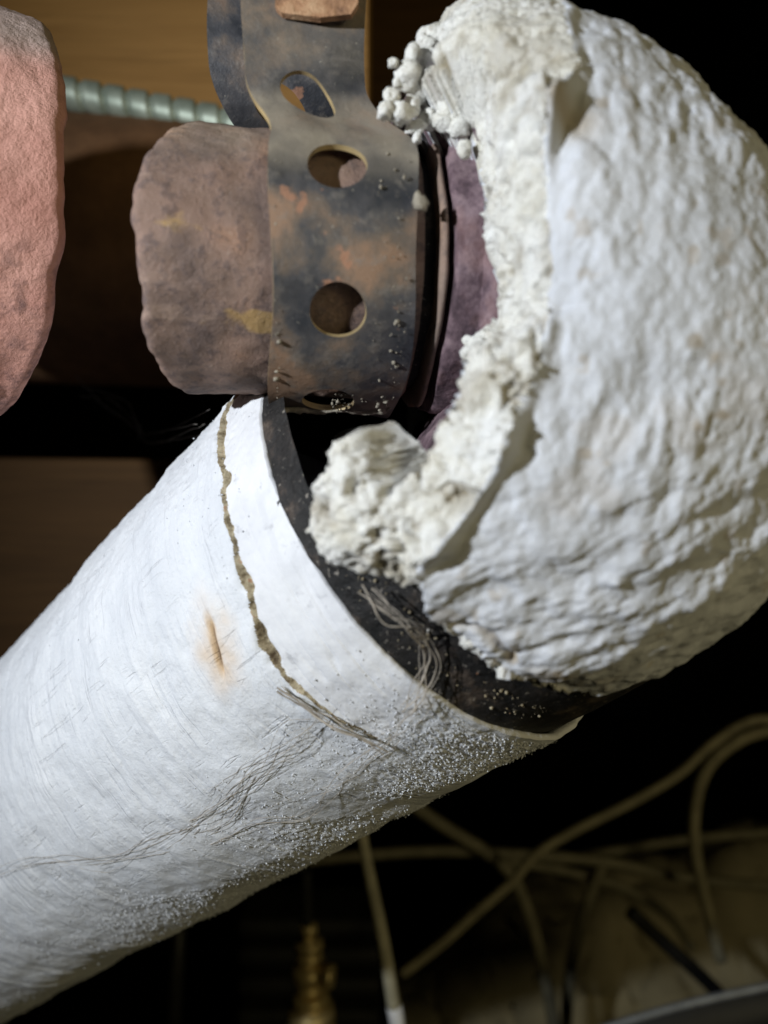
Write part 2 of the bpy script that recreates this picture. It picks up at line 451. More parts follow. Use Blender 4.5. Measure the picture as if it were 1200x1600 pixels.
cw = np.where(in_crack, np.maximum(cw, 0.0003), 0)
# relief
p3 = cyl(S, PH, np.full_like(S, R))
rad = np.zeros_like(S)
rad += 0.0010 * fbm(p3 * 28, 3) + 0.00045 * fbm(p3 * 110 + 5, 3)
skew = S + 0.0022 * np.sin(PH * 1.3 + 0.4)
hoop = fbm(np.stack([skew * 420, PH * 2.2, np.full_like(S, 1.5)], 1), 3)
rad += 0.00013 * hoop
ln = vnoise(np.stack([skew * 300 + 0.4 * vnoise(p3 * 60), PH * 1.5, np.full_like(S, 7.5)], 1), 5)
lm = sstep(0.1, 0.5, vnoise(np.stack([S * 50, PH * 3.0, np.full_like(S, 4.5)], 1), 9))
rad += 0.00026 * np.clip(1 - np.abs(ln) * 6, 0, 1) * lm
ln2 = vnoise(np.stack([skew * 520, PH * 2.5, np.full_like(S, 17.5)], 1), 15)
rad -= 0.00024 * np.clip(1 - np.abs(ln2) * 5, 0, 1) * sstep(0.0, 0.5, vnoise(np.stack([S * 70, PH * 4.0, np.full_like(S, 2.5)], 1), 19))
# grains toward the underside, fine fuzz toward the upper edge
pix = project(p3)
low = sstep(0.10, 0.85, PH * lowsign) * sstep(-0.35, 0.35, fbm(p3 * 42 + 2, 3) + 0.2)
far = sstep(0.16, 0.09, S)
gm = low * (0.25 + 0.75 * far) * sstep(0.0, 0.0025, S)
gw = worley(p3 * 1050, 3)
rad += gm * 0.00042 * np.clip(1 - gw * 1.7, 0, 1)
upm = sstep(0.1, 0.8, -PH * lowsign) * (0.35 + 0.65 * far)
rad += upm * 0.00022 * np.clip(1 - worley(p3 * 700, 13) * 1.6, 0, 1)
# band slightly lower, crack cut in, torn rim
band = in_crack & (S < SC)
rad -= np.where(in_crack, 0.0007 * sstep(0.0004, -0.0004, S - SC) * sstep(0.0, 0.6, (pe - PH) * lowsign), 0)
crack = in_crack & (np.abs(S - SC) < cw)
rad -= np.where(in_crack, 0.0011 * np.exp(-((S - SC) / np.maximum(cw, 1e-4)) ** 2) * sstep(0.0003, 0.0009, cw), 0)
# burn mark: a slit with a scorched halo
sb, pb = hit_cyl(338, 1010)
sb1, pb1 = hit_cyl(322, 945); sb2, pb2 = hit_cyl(356, 1072)
dirv = np.array([sb2 - sb1, (pb2 - pb1) * R]); Lb = np.linalg.norm(dirv) / 2; dirv /= np.linalg.norm(dirv)
du = (S - sb) * dirv[0] + (PH - pb) * R * dirv[1]; dv = -(S - sb) * dirv[1] + (PH - pb) * R * dirv[0]
halo = np.exp(-(du / (Lb * 1.15)) ** 2 - (dv / 0.0046) ** 2) * 0.50 * (0.8 + 0.5 * fbm(p3 * 300, 3))
slit = np.exp(-(np.abs(du) / (Lb * 0.72)) ** 4 - (dv / 0.00055) ** 2)
slit2 = np.exp(-(np.abs(du) / (Lb * 0.9)) ** 4 - (dv / 0.0014) ** 2) * 0.66
stain = np.clip(np.maximum(np.maximum(halo, slit2), slit), 0, 1)
rad -= 0.0009 * slit
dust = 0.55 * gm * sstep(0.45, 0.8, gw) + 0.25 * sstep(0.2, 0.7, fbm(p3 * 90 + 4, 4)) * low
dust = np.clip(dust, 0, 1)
Ssh = S + np.where(S < 0.0006, 0.00012 * fbm(q3 * np.array([0, 500, 0]) + 1.7, 4), 0)
V = cyl(Ssh, PH, R + rad)
Fc = grid_faces(len(s_ax), len(ph_ax), True)[:, ::-1]
fb = band[Fc].sum(1) >= 3; fk = crack[Fc].sum(1) >= 3
at = {"stain": stain, "dust": dust, "along": skew, "around": PH * R}
v, f, a_ = sub_mesh(V, Fc, ~fb & ~fk, at); mesh_np("lagging", v, f, MAT_LAG, pipe, a_)
v, f, a_ = sub_mesh(V, Fc, fb & ~fk, at); o = mesh_np("cut_band", v, f, MAT_BAND, pipe, a_); o["label"] = "smooth white band at the cut end of the lagging"
v, f, a_ = sub_mesh(V, Fc, fk, at); o = mesh_np("crack", v, f, MAT_CRACK, pipe, a_); o["label"] = "brown grimy crack round the lagging"
# thickness of the cut end (annulus turning in to the iron)
nphi = len(ph_ax); rim0 = V[:nphi]
rr = np.array([0.0, 0.0003, 0.0010, 0.0018]); off = np.array([0.0, -0.0003, -0.0003, 0.002])
rv = [rim0]
for a_r, a_o in zip(rr[1:], off[1:]):
    d = rim0 - (C0 + ((rim0 - C0) @ A)[:, None] * A); dn = d / np.linalg.norm(d, axis=1)[:, None]
    rv.append(rim0 - dn * a_r + A * a_o)
mesh_np("cut_edge", np.concatenate(rv), grid_faces(4, nphi, True), MAT_BAND, pipe)
# iron pipe showing in the gap
sp = np.linspace(-0.0095, 0.03, 60); pp = np.linspace(0, 2 * np.pi, 200, endpoint=False)
S2, P2 = np.meshgrid(np.linspace(0, 1, 60), pp, indexing='ij'); S2 = S2.ravel(); P2 = P2.ravel()
P2w = (P2 + np.pi) % (2 * np.pi) - np.pi
f0, f1 = hit_cyl(470, 870)[1], hit_cyl(640, 1065)[1]
S2 = (-0.0060 - 0.020 * sstep(0, 1, (P2w - f0) / (f1 - f0)) * sstep(2.9, 2.0, np.abs(P2w))) * (1 - S2) + 0.03 * S2
b3 = cyl(S2, P2, np.full_like(S2, 0.0437)); b3 = cyl(S2, P2, 0.0437 - 0.004 * sstep(0.0005, 0.004, S2) + 0.0004 * fbm(b3 * 90, 4))
mesh_np("iron_pipe", b3, grid_faces(60, 200, True)[:, ::-1], MAT_IRON, pipe)

# loose grains clinging to the lagging
def ico(sub):
    bm = bmesh.new(); bmesh.ops.create_icosphere(bm, subdivisions=sub, radius=1.0)
    v = np.array([x.co[:] for x in bm.verts]); f = np.array([[q.index for q in x.verts] for x in bm.faces]); bm.free(); return v, f
IV, IF = ico(1)
def scatter(name, pos, rad, mat, parent, label=None):
    n = len(pos); vv = IV[None] * (rad[:, None, None] * (0.75 + 0.5 * rng.random((n, 1, 3)))) * (0.8 + 0.4 * rng.random((n, len(IV), 1))) + pos[:, None, :]
    ff = IF[None] + (np.arange(n) * len(IV))[:, None, None]
    o = mesh_np(name, vv.reshape(-1, 3), ff.reshape(-1, 3), mat, parent, {"stain": np.zeros(n * len(IV)), "dust": np.zeros(n * len(IV)), "dirt_shade": np.zeros(n * len(IV))})
    o["kind"] = "stuff"
    if label: o["label"] = label
    return o
prob = gm * 0.9 + 0.02 * upm; prob = prob * (S < 0.25) * (np.abs(PH) < phf) * (0.15 + 0.85 * (np.abs(PH) < 1.35)); prob /= prob.sum()
idx = rng.choice(len(S), 12000, p=prob)
scatter("grains", V[idx] + rng.normal(0, 0.0002, (12000, 3)), 0.00006 + 0.00013 * rng.random(12000) ** 2.5, MAT_LAG, pipe, "tiny loose white grains on the underside of the lagging")

pl_ = np.concatenate([rng.uniform(*sorted((hit_cyl(470, 870)[1], hit_cyl(900, 1100)[1])), 150)])
sl_ = -0.0085 + 0.0045 * rng.random(150) ** 2 + 0.0035 * rng.random(150) * (rng.random(150) < 0.4)
scatter("gap_debris", cyl(sl_, pl_, np.full(150, 0.0440)), 0.00005 + 0.00026 * rng.random(150) ** 4, MAT_CRACK, pipe, "crumbs lying in the black gap at the cut end")

# ------------------------------------------------------------------ elbow body and its plaster
def sd_caps(p, a, b, ra, rb):
    ab = b - a; t = np.clip(((p - a) @ ab) / (ab @ ab), 0, 1)
    return np.linalg.norm(p - a - t[:, None] * ab, axis=1) - (ra + (rb - ra) * t)
def smin(a, b, k):
    h = np.clip(0.5 + 0.5 * (b - a) / k, 0, 1); return b + (a - b) * h - k * h * (1 - h)
BC = np.array([0.0205, 0.139, 0.0200])
S_LOW = 0.0016 + float(np.mean([hit_cyl(x_, y_, 0.046)[0] for x_, y_ in [(680, 965), (755, 1008), (850, 1052)]]))
# print('S_LOW', S_LOW, [hit_cyl(x_, y_, 0.046)[0] for x_, y_ in [(655, 950), (755, 1008), (850, 1052), (930, 1064)]])
def sdf(p, ext=0.018):
    q = p - BC; rho_ = np.hypot(q[:, 0], q[:, 2]) / 0.0470; yy_ = np.abs(q[:, 1]) / 0.0475
    d = ((rho_ ** 2.8 + yy_ ** 2.8) ** (1 / 2.8) - 1) * 0.047
    d = smin(d, np.linalg.norm(p - np.array([0.0165, 0.131, 0.0440]), axis=1) - 0.0325, 0.012)
    sp_ = (p - C0) @ A; rp_ = np.linalg.norm(p - C0 - sp_[:, None] * A, axis=1)
    d2 = (rp_ - 0.0412 - 0.85 * np.maximum(S_LOW + 0.004 + ext * sstep(0.030, 0.016, (p - O0) @ AX) - sp_, 0)) * 0.67
    d = -smin(-d, -d2, 0.008)
    q = p - O0; t = q @ AX; rc = np.hypot(q @ E1, q[:, 2])
    tmin = 0.0300 + 0.30 * np.maximum(rc - 0.024, 0) - (2.0 if ext else 0.9) * np.maximum(-q[:, 2] - (0.017 if ext else 0.022), 0) - 0.011 * sstep(0.010, 0.022, q[:, 2])
    return -smin(-d, -(tmin - t) * 0.85, 0.006)
BO = BC + np.array([0.016, 0.0, 0.0])
na, nb = 560, 0
al = np.linspace(0.02, np.pi - 0.02, na)
bf = np.radians(115)
be = np.concatenate([np.linspace(-bf, bf, 720), np.linspace(bf, 2 * np.pi - bf, 90)[1:-1]]); nb = len(be)
AL, BE = np.meshgrid(al, be, indexing='ij'); AL = AL.ravel(); BE = BE.ravel()
D = np.cos(AL)[:, None] * (-AX) + np.sin(AL)[:, None] * (np.cos(BE)[:, None] * E1 + np.sin(BE)[:, None] * E2)
rb = np.full(len(D), 0.11)
for it in range(60):
    dd = sdf(BO + D * rb[:, None]); rb = np.maximum(rb - dd * 0.8, 0.01)
p0 = BO + D * rb[:, None]
rb0 = rb.copy()
for it in range(25):
    dd = sdf(BO + D * rb0[:, None], 0.0); rb0 = np.maximum(rb0 - dd * 0.8, 0.01)
covering_loc = Vector(BC)
elbow = thing("pipe_elbow", covering_loc, "rust purple iron elbow showing in the torn opening of the white plaster", "pipe elbow")
keepn = slice(None)
bd = np.minimum(rb, rb0) - 0.0008 + 0.0007 * fbm(p0 * 120, 4)
cs = 4
ii = np.arange(0, na, cs); jj = np.arange(0, nb, 3)
sel = (ii[:, None] * nb + jj[None, :]).ravel()
pb_ = BO + D[sel] * bd[sel][:, None]
mesh_np("elbow_body", pb_, grid_faces(len(ii), len(jj), True), MAT_CAST, elbow)

cover = thing("elbow_covering", covering_loc + Vector((0, 0, -0.05)), "bulging white plaster covering on the pipe elbow with a crumbled left edge", "pipe covering")
TH = 0.0058
p1 = BO + D * (rb + TH)[:, None]
px = project(p1)
tcol = (p1 - O0) @ AX
view = -p1 / np.linalg.norm(p1, axis=1)[:, None]
front = (D * view).sum(1) > np.where((px[:, 0] < 760) & (tcol > -0.01), -0.5, -0.15)
warp = 8 * fbm(p1 * 200, 4, 0, 0.42)
warp2 = 8 * fbm(p1 * 200 + 31, 4, 0, 0.42)
pxw = px + np.stack([warp, warp2], 1)
left = [(676, -260), (676, -60), (672, 20), (664, 62), (612, 100), (600, 150), (640, 205), (716, 185), (738, 240), (738, 330), (760, 420), (765, 490), (705, 520),
        (692, 600), (650, 700), (612, 772), (575, 712), (530, 676), (495, 700), (468, 775), (458, 838), (520, 888), (596, 918)]
lower = [(640, 945), (640, 1600), (2400, 1600)]
U = left + lower + [(2400, -1200), (676, -1200)]
du_, _ = poly_dist(U, pxw, True); su = np.where(inside(U, pxw), du_, -du_)
tcol = (p1 - O0) @ AX
spipe = (p1 - C0) @ A
su = np.where(front, su, (tcol - 0.031) * 5000)
su_low = (S_LOW - spipe) * 9500 + 0.8 * warp
su = np.minimum(su, np.where(px[:, 0] < 640, 1e3, su_low))
cover_m = sstep(-9, 7, su)
crest = [(890, -200), (885, 60), (905, 120), (862, 190), (850, 235), (862, 300), (856, 450), (842, 580), (800, 690), (742, 790), (690, 850), (640, 915)]
PC = left + [(640, 915)] + crest[::-1] + [(600, -300)]
inC = (inside(PC, pxw) | ((px[:, 0] < 665) & (px[:, 1] > 560))) & front
dcr, tcr = poly_dist(crest, pxw, False)
def spot(x, y, rx, ry=None):
    ry = ry or rx; return np.exp(-((px[:, 0] - x) / rx) ** 2 - ((px[:, 1] - y) / ry) ** 2) * front
hgt = 0.0008 + 0.0052 * spot(840, 190, 62, 50) + 0.0022 * spot(795, 690, 44) + 0.0024 * spot(690, 850, 50) + 0.0010 * spot(740, 780, 50) - 0.0009 * spot(850, 420, 80, 120)
prof = np.where(inC, np.exp(-(dcr / 62.0) ** 1.5), sstep(22, 0, dcr))
fr = front.astype(float)
r = rb + TH
r = r + fr * hgt * prof
# smooth shell: trowel ripples, upright beside the crest and slanting along the underside
def streak(ang, f_across, f_along, sd):
    ca, sa = math.cos(ang), math.sin(ang); wq = p1 + 0.0016 * np.stack([fbm(p1 * 75 + 3, 2), fbm(p1 * 75 + 23, 2), fbm(p1 * 75 + 43, 2)], 1)
    u_ = wq[:, 0] * ca + wq[:, 2] * sa; v_ = -wq[:, 0] * sa + wq[:, 2] * ca
    return fbm(np.stack([u_ * f_along, v_ * f_across, wq[:, 1] * f_along * 1.6], 1), 4, sd)
lowm = sstep(620, 900, px[:, 1] + 0.12 * (px[:, 0] - 900))
ripple = streak(math.radians(80), 330, 95, 21) * (1 - lowm) + streak(math.radians(24), 330, 95, 25) * lowm
fl = streak(math.radians(72), 190, 70, 41) * (1 - lowm) + streak(math.radians(22), 190, 70, 45) * lowm
flake_t = np.floor(fl * 3.2) / 3.2 * 0.6 + fl * 0.4
shell_m = 1 - inC
wsh = np.ones(len(p1)); ms = front & ~inC; wsh[ms] = worley(p1[ms] * np.array([330, 330, 190]), 8)
ampv = 0.35 + 1.1 * sstep(-0.5, 0.6, fbm(p1 * 34 + 13, 3))
r = r + shell_m * (ampv * (0.00046 * ripple + 0.00054 * flake_t) + 0.0006 * fbm(p1 * 60, 3) + 0.00034 * fbm(p1 * 420, 4, 0, 0.6))
r = r + shell_m * 0.00040 * np.clip(1 - wsh * 1.35, 0, 1) * sstep(-0.2, 0.5, fbm(p1 * 50 + 3, 2))
# crumbled zone: lumps, pockets
# the crumbled face slopes down from the crest to the torn rim
r = r - inC * 0.0030 * sstep(70, 0, su) * (1 - spot(560, 800, 120))
r = r + 0.0022 * spot(560, 800, 75, 90) * inC
r = r - 0.0034 * spot(505, 798, 26, 20) - 0.0022 * spot(722, 778, 26, 18) * inC - 0.002 * spot(650, 700, 18, 26) * inC
# small cracks and one chip in the shell
dk, _ = poly_dist([(700, 980), (745, 985), (775, 1010), (800, 1035)], px + 0.6 * np.stack([warp, warp2], 1), False)
r = r - fr * 0.0011 * np.exp(-(dk / 5.0) ** 2)
dk2, _ = poly_dist([(955, 905), (1010, 890), (1075, 845), (1150, 800)], px + 0.8 * np.stack([warp2, warp], 1), False)
r = r - fr * 0.00025 * np.exp(-(dk2 / 5.0) ** 2) + 0.0007 * spot(962, 907, 12, 7)
# torn away outside the rim
r = np.where(cover_m < 1, (rb - 0.004) + (r - rb + 0.004) * cover_m, r)
dirt_shade = 0.9 * spot(505, 798, 34, 24) + 0.7 * spot(722, 778, 30, 20) + 0.75 * spot(895, 190, 50, 32) + 0.8 * spot(850, 1058, 40, 16) \
     + 0.45 * inC * sstep(0.15, 0.7, fbm(p1 * 130 + 9, 4)) + 0.5 * inC * sstep(24, 0, su) * sstep(0.0, 0.5, fbm(p1 * 160, 3)) \
     + 0.6 * np.clip(np.exp(-(dk / 6) ** 2), 0, 1) * fr  # patch right of the upper crest is its cast shadow, tinted brown
dirt_shade = np.clip(dirt_shade + shell_m * (0.35 * sstep(0.30, 0.75, fbm(p1 * 85 + 41, 4)) + 0.5 * sstep(0.55, 0.8, fbm(p1 * 300 + 51, 3))), 0, 1)
edge_low = (su_low < 17 + 8 * vnoise(p1 * 200)) & (px[:, 0] > 600)
PV = BO + D * r[:, None]
mC = (inC | (edge_low & front)) & (cover_m > 0.01)
PQ = PV[mC]; wl = worley(PQ * 420, 2); wl2 = worley(PQ * 950, 6)
crum = np.zeros(len(PV))
ckf = np.abs(fbm(PQ * 190 + 11, 3, 31))
crum[mC] = (0.00055 * np.clip(1 - wl * 1.25, 0, 1) + 0.00035 * np.clip(1 - wl2 * 1.3, 0, 1) + 0.0009 * fbm(PQ * 130, 3, 0, 0.5) + 0.0007 * fbm(PQ * 520, 4, 3, 0.65)
            - 0.0003 - 0.0009 * np.clip(1 - ckf * 11, 0, 1) - 0.0009 * sstep(0.40, 0.66, fbm(PQ * 330 + 70, 3)))
ckm = np.zeros(len(PV)); ckm[mC] = np.clip(1 - ckf * 9, 0, 1); dirt_shade = np.clip(dirt_shade + 0.5 * ckm, 0, 1)
crum *= (1 - 0.3 * sstep(260, 60, px[:, 1]) * sstep(650, 720, px[:, 0]))
g3 = PV.reshape(na, nb, 3)
gu = np.gradient(g3, axis=0); gv = np.roll(g3, -1, 1) - np.roll(g3, 1, 1)
nn = np.cross(gu, gv).reshape(-1, 3); nn /= np.linalg.norm(nn, axis=1)[:, None] + 1e-15
nn *= np.sign((nn * D).sum(1))[:, None]
PV = PV + nn * (crum * sstep(0.0, 0.25, cover_m))[:, None]
Fb = grid_faces(na, nb, True)
isC = (inC | edge_low)
fC = isC[Fb].sum(1) >= 3
alive = (cover_m[Fb].max(1) > 0.02)
v, f, a_ = sub_mesh(PV, Fb, alive & ~fC, {"dirt_shade": dirt_shade}); mesh_np("plaster_shell", v, f, MAT_SHELL, cover, a_)
v, f, a_ = sub_mesh(PV, Fb, alive & fC, {"dirt_shade": dirt_shade}); o = mesh_np("broken_edge", v, f, MAT_CRUMB, cover, a_); o["label"] = "creamy crumbled broken edge of the plaster"
# round crumbs at the top of the broken edge
IV2, IF2 = ico(3)
for (x, y, d, rp) in [(613, 98, .103, 9), (646, 86, .106, 15), (662, 70, .108, 13), (636, 120, .105, 19), (656, 142, .107, 17), (610, 152, .104, 12), (604, 174, .104, 15), (624, 178, .105, 17), (644, 168, .1065, 16), (648, 198, .107, 14), (664, 112, .108, 20), (672, 92, .109, 18), (676, 140, .109, 20), (690, 165, .108, 18), (708, 184, .107, 15), (670, 185, .108, 16), (620, 128, .1045, 8), (652, 216, .1075, 9), (680, 60, .110, 20), (702, 150, .1075, 22), (718, 202, .1065, 16), (692, 192, .1070, 17), (727, 232, .1050, 12), (700, 172, .1065, 14), (640, 700, .1040, 13), (652, 716, .1035, 11), (628, 690, .1045, 9)]:
    rr_ = rp / F * d; vv = IV2 * rr_ * (1 + 0.55 * fbm(IV2 * 1.0 + x, 5, 0, 0.55))[:, None] * np.array([1 + .2 * math.sin(x), 1, 1 + .15 * math.cos(y)]) + Pn(x, y, d)
    mesh_np("crumb", vv, IF2, MAT_CRUMB, cover, {"dirt_shade": np.full(len(vv), 0.1)})

# ------------------------------------------------------------------ rusty cap on the hub
cap = thing("pipe_plug", Vector(O0 + np.array([0, 0, -RS])), "rounded brown rusty iron cap sticking out left of the perforated strap", "pipe cap")
thc = np.linspace(-np.pi, np.pi, 260, endpoint=False)
te = np.interp(np.degrees(thc), [-180, -120, -90, -70, -52, -44, -36, -29, -20, -5, 10, 25, 45, 60, 75, 90, 130, 180],
               [-.013, -.014, -.0150, -.0168, -.0184, -.0188, -.0186, -.0179, -.0187, -.0193, -.0192, -.0181, -.0156, -.0132, -.0117, -.0110, -.012, -.013])
te = te * 0.885 + 0.00035 * fbm(np.stack([np.cos(thc) * 9, np.sin(thc) * 9, thc * 0], 1), 3)
rows = []
for u in np.linspace(0, 1, 46): rows.append((0.0225 + (te - 0.0225) * u, np.full_like(te, 0.0212 if u > 0.5 else 0.0210)))
for k_ in range(1, 7):
    w_ = k_ / 6 * math.pi / 2; rows.append((te - 0.0016 * math.sin(w_), 0.0212 - 0.0016 * (1 - math.cos(w_)) * np.ones_like(te)))
for f_ in (0.8, 0.5, 0.2, 0.01): rows.append((te * f_ - 0.0145 * (1 - f_) - 0.0016, np.full_like(te, 0.0196 * f_)))
tq = np.stack([r_[0] for r_ in rows]); rq = np.stack([r_[1] for r_ in rows]); hq = np.broadcast_to(thc, tq.shape)
pq = col(tq.ravel(), hq.ravel(), rq.ravel())
rq2 = rq.ravel() * (1 + 0.022 * fbm(pq * 110, 4) + 0.010 * fbm(pq * 420, 3))
pq = col(tq.ravel(), hq.ravel(), rq2)
o = mesh_np("sleeve", pq, grid_faces(len(rows), 260, True), MAT_CAP, cap)
co = np.empty(len(o.data.vertices) * 3); o.data.vertices.foreach_get("co", co); co = co.reshape(-1, 3)
upn = sstep(0.006, 0.02, co[:, 2] - O0[2]) * (0.6 + 0.5 * fbm(co * 140, 3))
a = o.data.attributes.new("dust", 'FLOAT', 'POINT'); a.data.foreach_set("value", np.clip(upn, 0, 1).astype(np.float32))
lathe("neck", O0, AX, [(0.0222, 0.0190), (0.030, 0.0190)], MAT_IRON, cap, 96)
lip = catmull([(0.0244, 0.0192), (0.0246, 0.0218), (0.0251, 0.0226), (0.0257, 0.0220), (0.0259, 0.0190)], 5)
lathe("lip", O0, AX, lip, MAT_CAP, cap, 128, 0.02, wf=120).data.attributes.new("dust", 'FLOAT', 'POINT').data.foreach_set("value", np.full(len(lip) * 128, 0.25, np.float32))
lathe("hub", O0, AX, catmull([(0.0264, 0.0190), (0.0266, 0.0226), (0.0275, 0.0236), (0.033, 0.0242), (0.044, 0.0262)], 6), MAT_CAST, cap, 160, 0.03, wf=120)

# ------------------------------------------------------------------ perforated hanger strap
strap = thing("hanger_strap", Vector(O0 + np.array([0, 0, 0.04])), "dark perforated steel hanger strap looped round the rusty cap and hanging from above", "pipe strap")
W = 0.0198; tL = 0.0007
RI = RS
# centre line in the (E1, E2) plane: rear leg -> round the back and bottom -> front -> bend -> front leg
th_f = math.radians(40); fr_ = 0.0110
cl = []
ths = np.radians(np.arange(-262, 40.01, 2.0))
ring = [(RI * math.cos(t), RI * math.sin(t)) for t in ths]
# front bend: tangent direction at th_f is (-sin, cos); turn towards +E2
def bend(p, ang0, ang1, rad, n):
    out = []; d = np.sign(ang1 - ang0)
    cxx = p[0] - rad * d * math.sin(ang0) * 1.0; cyy = p[1] + rad * d * math.cos(ang0)
    for a in np.linspace(ang0, ang1, n)[1:]:
        out.append((cxx + rad * d * math.sin(a), cyy - rad * d * math.cos(a)))
    return out
fb_ = bend(ring[-1], th_f + math.pi / 2, math.pi / 2 + 0.05, fr_, 10)
legf = [(fb_[-1][0] - 0.05 * k * 0.004, fb_[-1][1] + 0.004 * k) for k in range(1, 16)]
# rear: extend ring backwards and bend up
p_r = ring[0]; ang = ths[0] + math.pi / 2 + math.pi       # travelling backwards along the ring
ang = math.atan2(math.sin(ang), math.cos(ang)); 
rb_ = bend(p_r, ang, math.pi / 2, fr_, 8)
legr = [(rb_[-1][0] - 0.0004 * k, rb_[-1][1] + 0.004 * k) for k in range(1, 16)]
path = np.array((rb_ + legr)[::-1] + ring + fb_ + legf)
arc = np.concatenate([[0], np.cumsum(np.linalg.norm(np.diff(path, axis=0), axis=1))])
i_front0 = len(rb_) + len(legr); s_of = lambda th: np.interp(th, ths, arc[i_front0:i_front0 + len(ths)])
s_end = arc[-1]; s_bend = arc[i_front0 + len(ths) - 1]; s_back = arc[i_front0]
hole_r = 0.0039
pitch = RI * math.radians(49.5)
s0 = s_of(math.radians(-30)); holes = [s0 + pitch * k for k in range(-9, -1)] + [s0 - 0.86 * pitch, s0, s0 + pitch, s0 + 1.70 * pitch]
holes = [h for h in holes if h - hole_r > 0.002 and h + hole_r < s_end - 0.002]
def pos(s, t):
    s = np.asarray(s, float); t = np.asarray(t, float)
    e1 = np.interp(s, arc, path[:, 0]); e2 = np.interp(s, arc, path[:, 1])
    shift = -0.0052 * sstep(s_bend - 0.004, s_bend + 0.009, s) - 0.0095 * sstep(s_back + 0.01, s_back - 0.012, s)
    wave = 0.0004 * np.sin(s * 190 + t * 90)
    lift = 0.0005 * fbm(np.stack([s * 90, t * 90, s * 0 + 3], 1), 2)
    wid = 1.05 - 0.12 * sstep(s_bend - 0.006, s_bend + 0.004, s)
    tt = tL + W / 2 + (t - W / 2) * wid + shift + wave
    nrm = np.linalg.norm(np.stack([e1, e2], 1), axis=1)
    return O0 + tt[:, None] * AX + (e1 * (1 + lift / nrm))[:, None] * E1 + (e2 * (1 + lift / nrm))[:, None] * E2
# flat sheet with holes
sv, fv = [], []
def quad_block(sa, sb_, n, m=24):
    base = len(sv); ss = np.linspace(sa, sb_, n + 1); tt = np.linspace(0, W, m + 1)
    for x in ss:
        for y in tt: sv.append((x, y))
    for i in range(n):
        for j in range(m):
            q = base + i * (m + 1) + j; fv.append([q, q + m + 1, q + m + 2, q + 1])
def hole_block(sc, half):
    # square ring round a hole plus side strips, all with matching 10-cell edges
    m = 24; tt = np.linspace(0, W, m + 1); base = len(sv)
    outer = [(sc - half, y) for y in tt] + [(x, W) for x in np.linspace(sc - half, sc + half, m + 1)[1:]] + \
            [(sc + half, y) for y in tt[::-1][1:]] + [(x, 0) for x in np.linspace(sc + half, sc - half, m + 1)[1:-1]]
    n = len(outer); ctr = np.array([sc, W / 2 - 0.0009 + 0.0004 * math.sin(sc * 900)])
    rings = 5
    for k in range(rings + 1):
        for q in outer:
            q = np.array(q); d = q - ctr; u = d / np.linalg.norm(d); inn = ctr + u * hole_r * (1 + 0.008 * math.sin(3 * math.atan2(u[1], u[0]) + sc * 700))
            sv.append(tuple(q + (inn - q) * (k / rings)))
    for k in range(rings):
        for i in range(n):
            a_, b_ = base + k * n + i, base + k * n + (i + 1) % n
            fv.append([a_, a_ + n, b_ + n, b_])
half = 0.0062; cur = 0.0
for h in holes:
    if h - half > cur + 1e-5: quad_block(cur, h - half, max(1, int((h - half - cur) / 0.0015)))
    hole_block(h, half); cur = h + half
quad_block(cur, s_end, max(1, int((s_end - cur) / 0.002)))
sv = np.array(sv)
pv = pos(sv[:, 0], sv[:, 1])
front_dust = sstep(s_bend - 0.0125, s_bend - 0.004, sv[:, 0]) * sstep(s_bend + 0.0085, s_bend + 0.004, sv[:, 0])
leg_d = 0.25 * sstep(s_bend + 0.006, s_bend + 0.012, sv[:, 0])
s_bot = s_of(math.radians(-82))
bot_d = 0.8 * sstep(0.006, 0.001, np.abs(sv[:, 0] - s_bot)) * sstep(0.004, 0.010, sv[:, 1])
dst = np.clip((0.95 * front_dust + leg_d + bot_d) * (0.8 + 0.5 * fbm(np.stack([sv[:, 0] * 300, sv[:, 1] * 300, sv[:, 0] * 0], 1), 3)), 0, 1)
o = mesh_np("strap_band", pv, fv, MAT_STRAP, strap, {"dust": dst})
bm = bmesh.new(); bm.from_mesh(o.data); bmesh.ops.remove_doubles(bm, verts=bm.verts, dist=2e-5); bmesh.ops.recalc_face_normals(bm, faces=bm.faces); bm.to_mesh(o.data); bm.free()
o.data.materials.append(MAT_EDGE)
sd = o.modifiers.new("thick", 'SOLIDIFY'); sd.thickness = 0.0009; sd.offset = 0; sd.material_offset_rim = 1
es = o.modifiers.new('crisp', 'EDGE_SPLIT'); es.split_angle = math.radians(40)
# rusty fold at the top of the front leg
sF = np.linspace(s_bend + 0.0245, s_end, 14)
# a dull bolt end seen in the middle hole
bp = col(np.array([tL + W / 2]), np.array([math.radians(-30)]), np.array([0.0222]))[0]
# dust crust along the strap's lower edge
def crust(name, pts, r0, parent, mat=MAT_DUST, seed=0):
    pth = catmull(pts, 10); V, Fc, caps = tube_arrays(pth, r0 * (0.8 + 0.5 * np.abs(fbm(pth * 400 + seed, 3))), 14)
    V = V + (V - np.repeat(pth, 14, 0)) * (0.6 * fbm(V * 900 + seed, 3))[:, None]
    return mesh_np(name, V, [list(f) for f in Fc] + caps, mat, parent)
crust("dust_crust", [Vector(col(np.array([t_]), np.array([math.radians(a_)]), np.array([RS + 0.0005]))[0]) for t_, a_ in [(0.0006, -84), (0.004, -83), (0.008, -84), (0.012, -82), (0.016, -84), (0.0192, -80)]], 0.0006, strap)
crust("dust_crust", [P(652, 308, .1035), P(657, 317, .1032), P(655, 328, .1034)], 0.0011, strap, seed=13)
def strap_pts(n, t0, t1, a0, a1):
    return col(t0 + (t1 - t0) * rng.random(n), np.radians(a0 + (a1 - a0) * rng.random(n)), RS + 0.0004 + 0.0004 * rng.random(n))
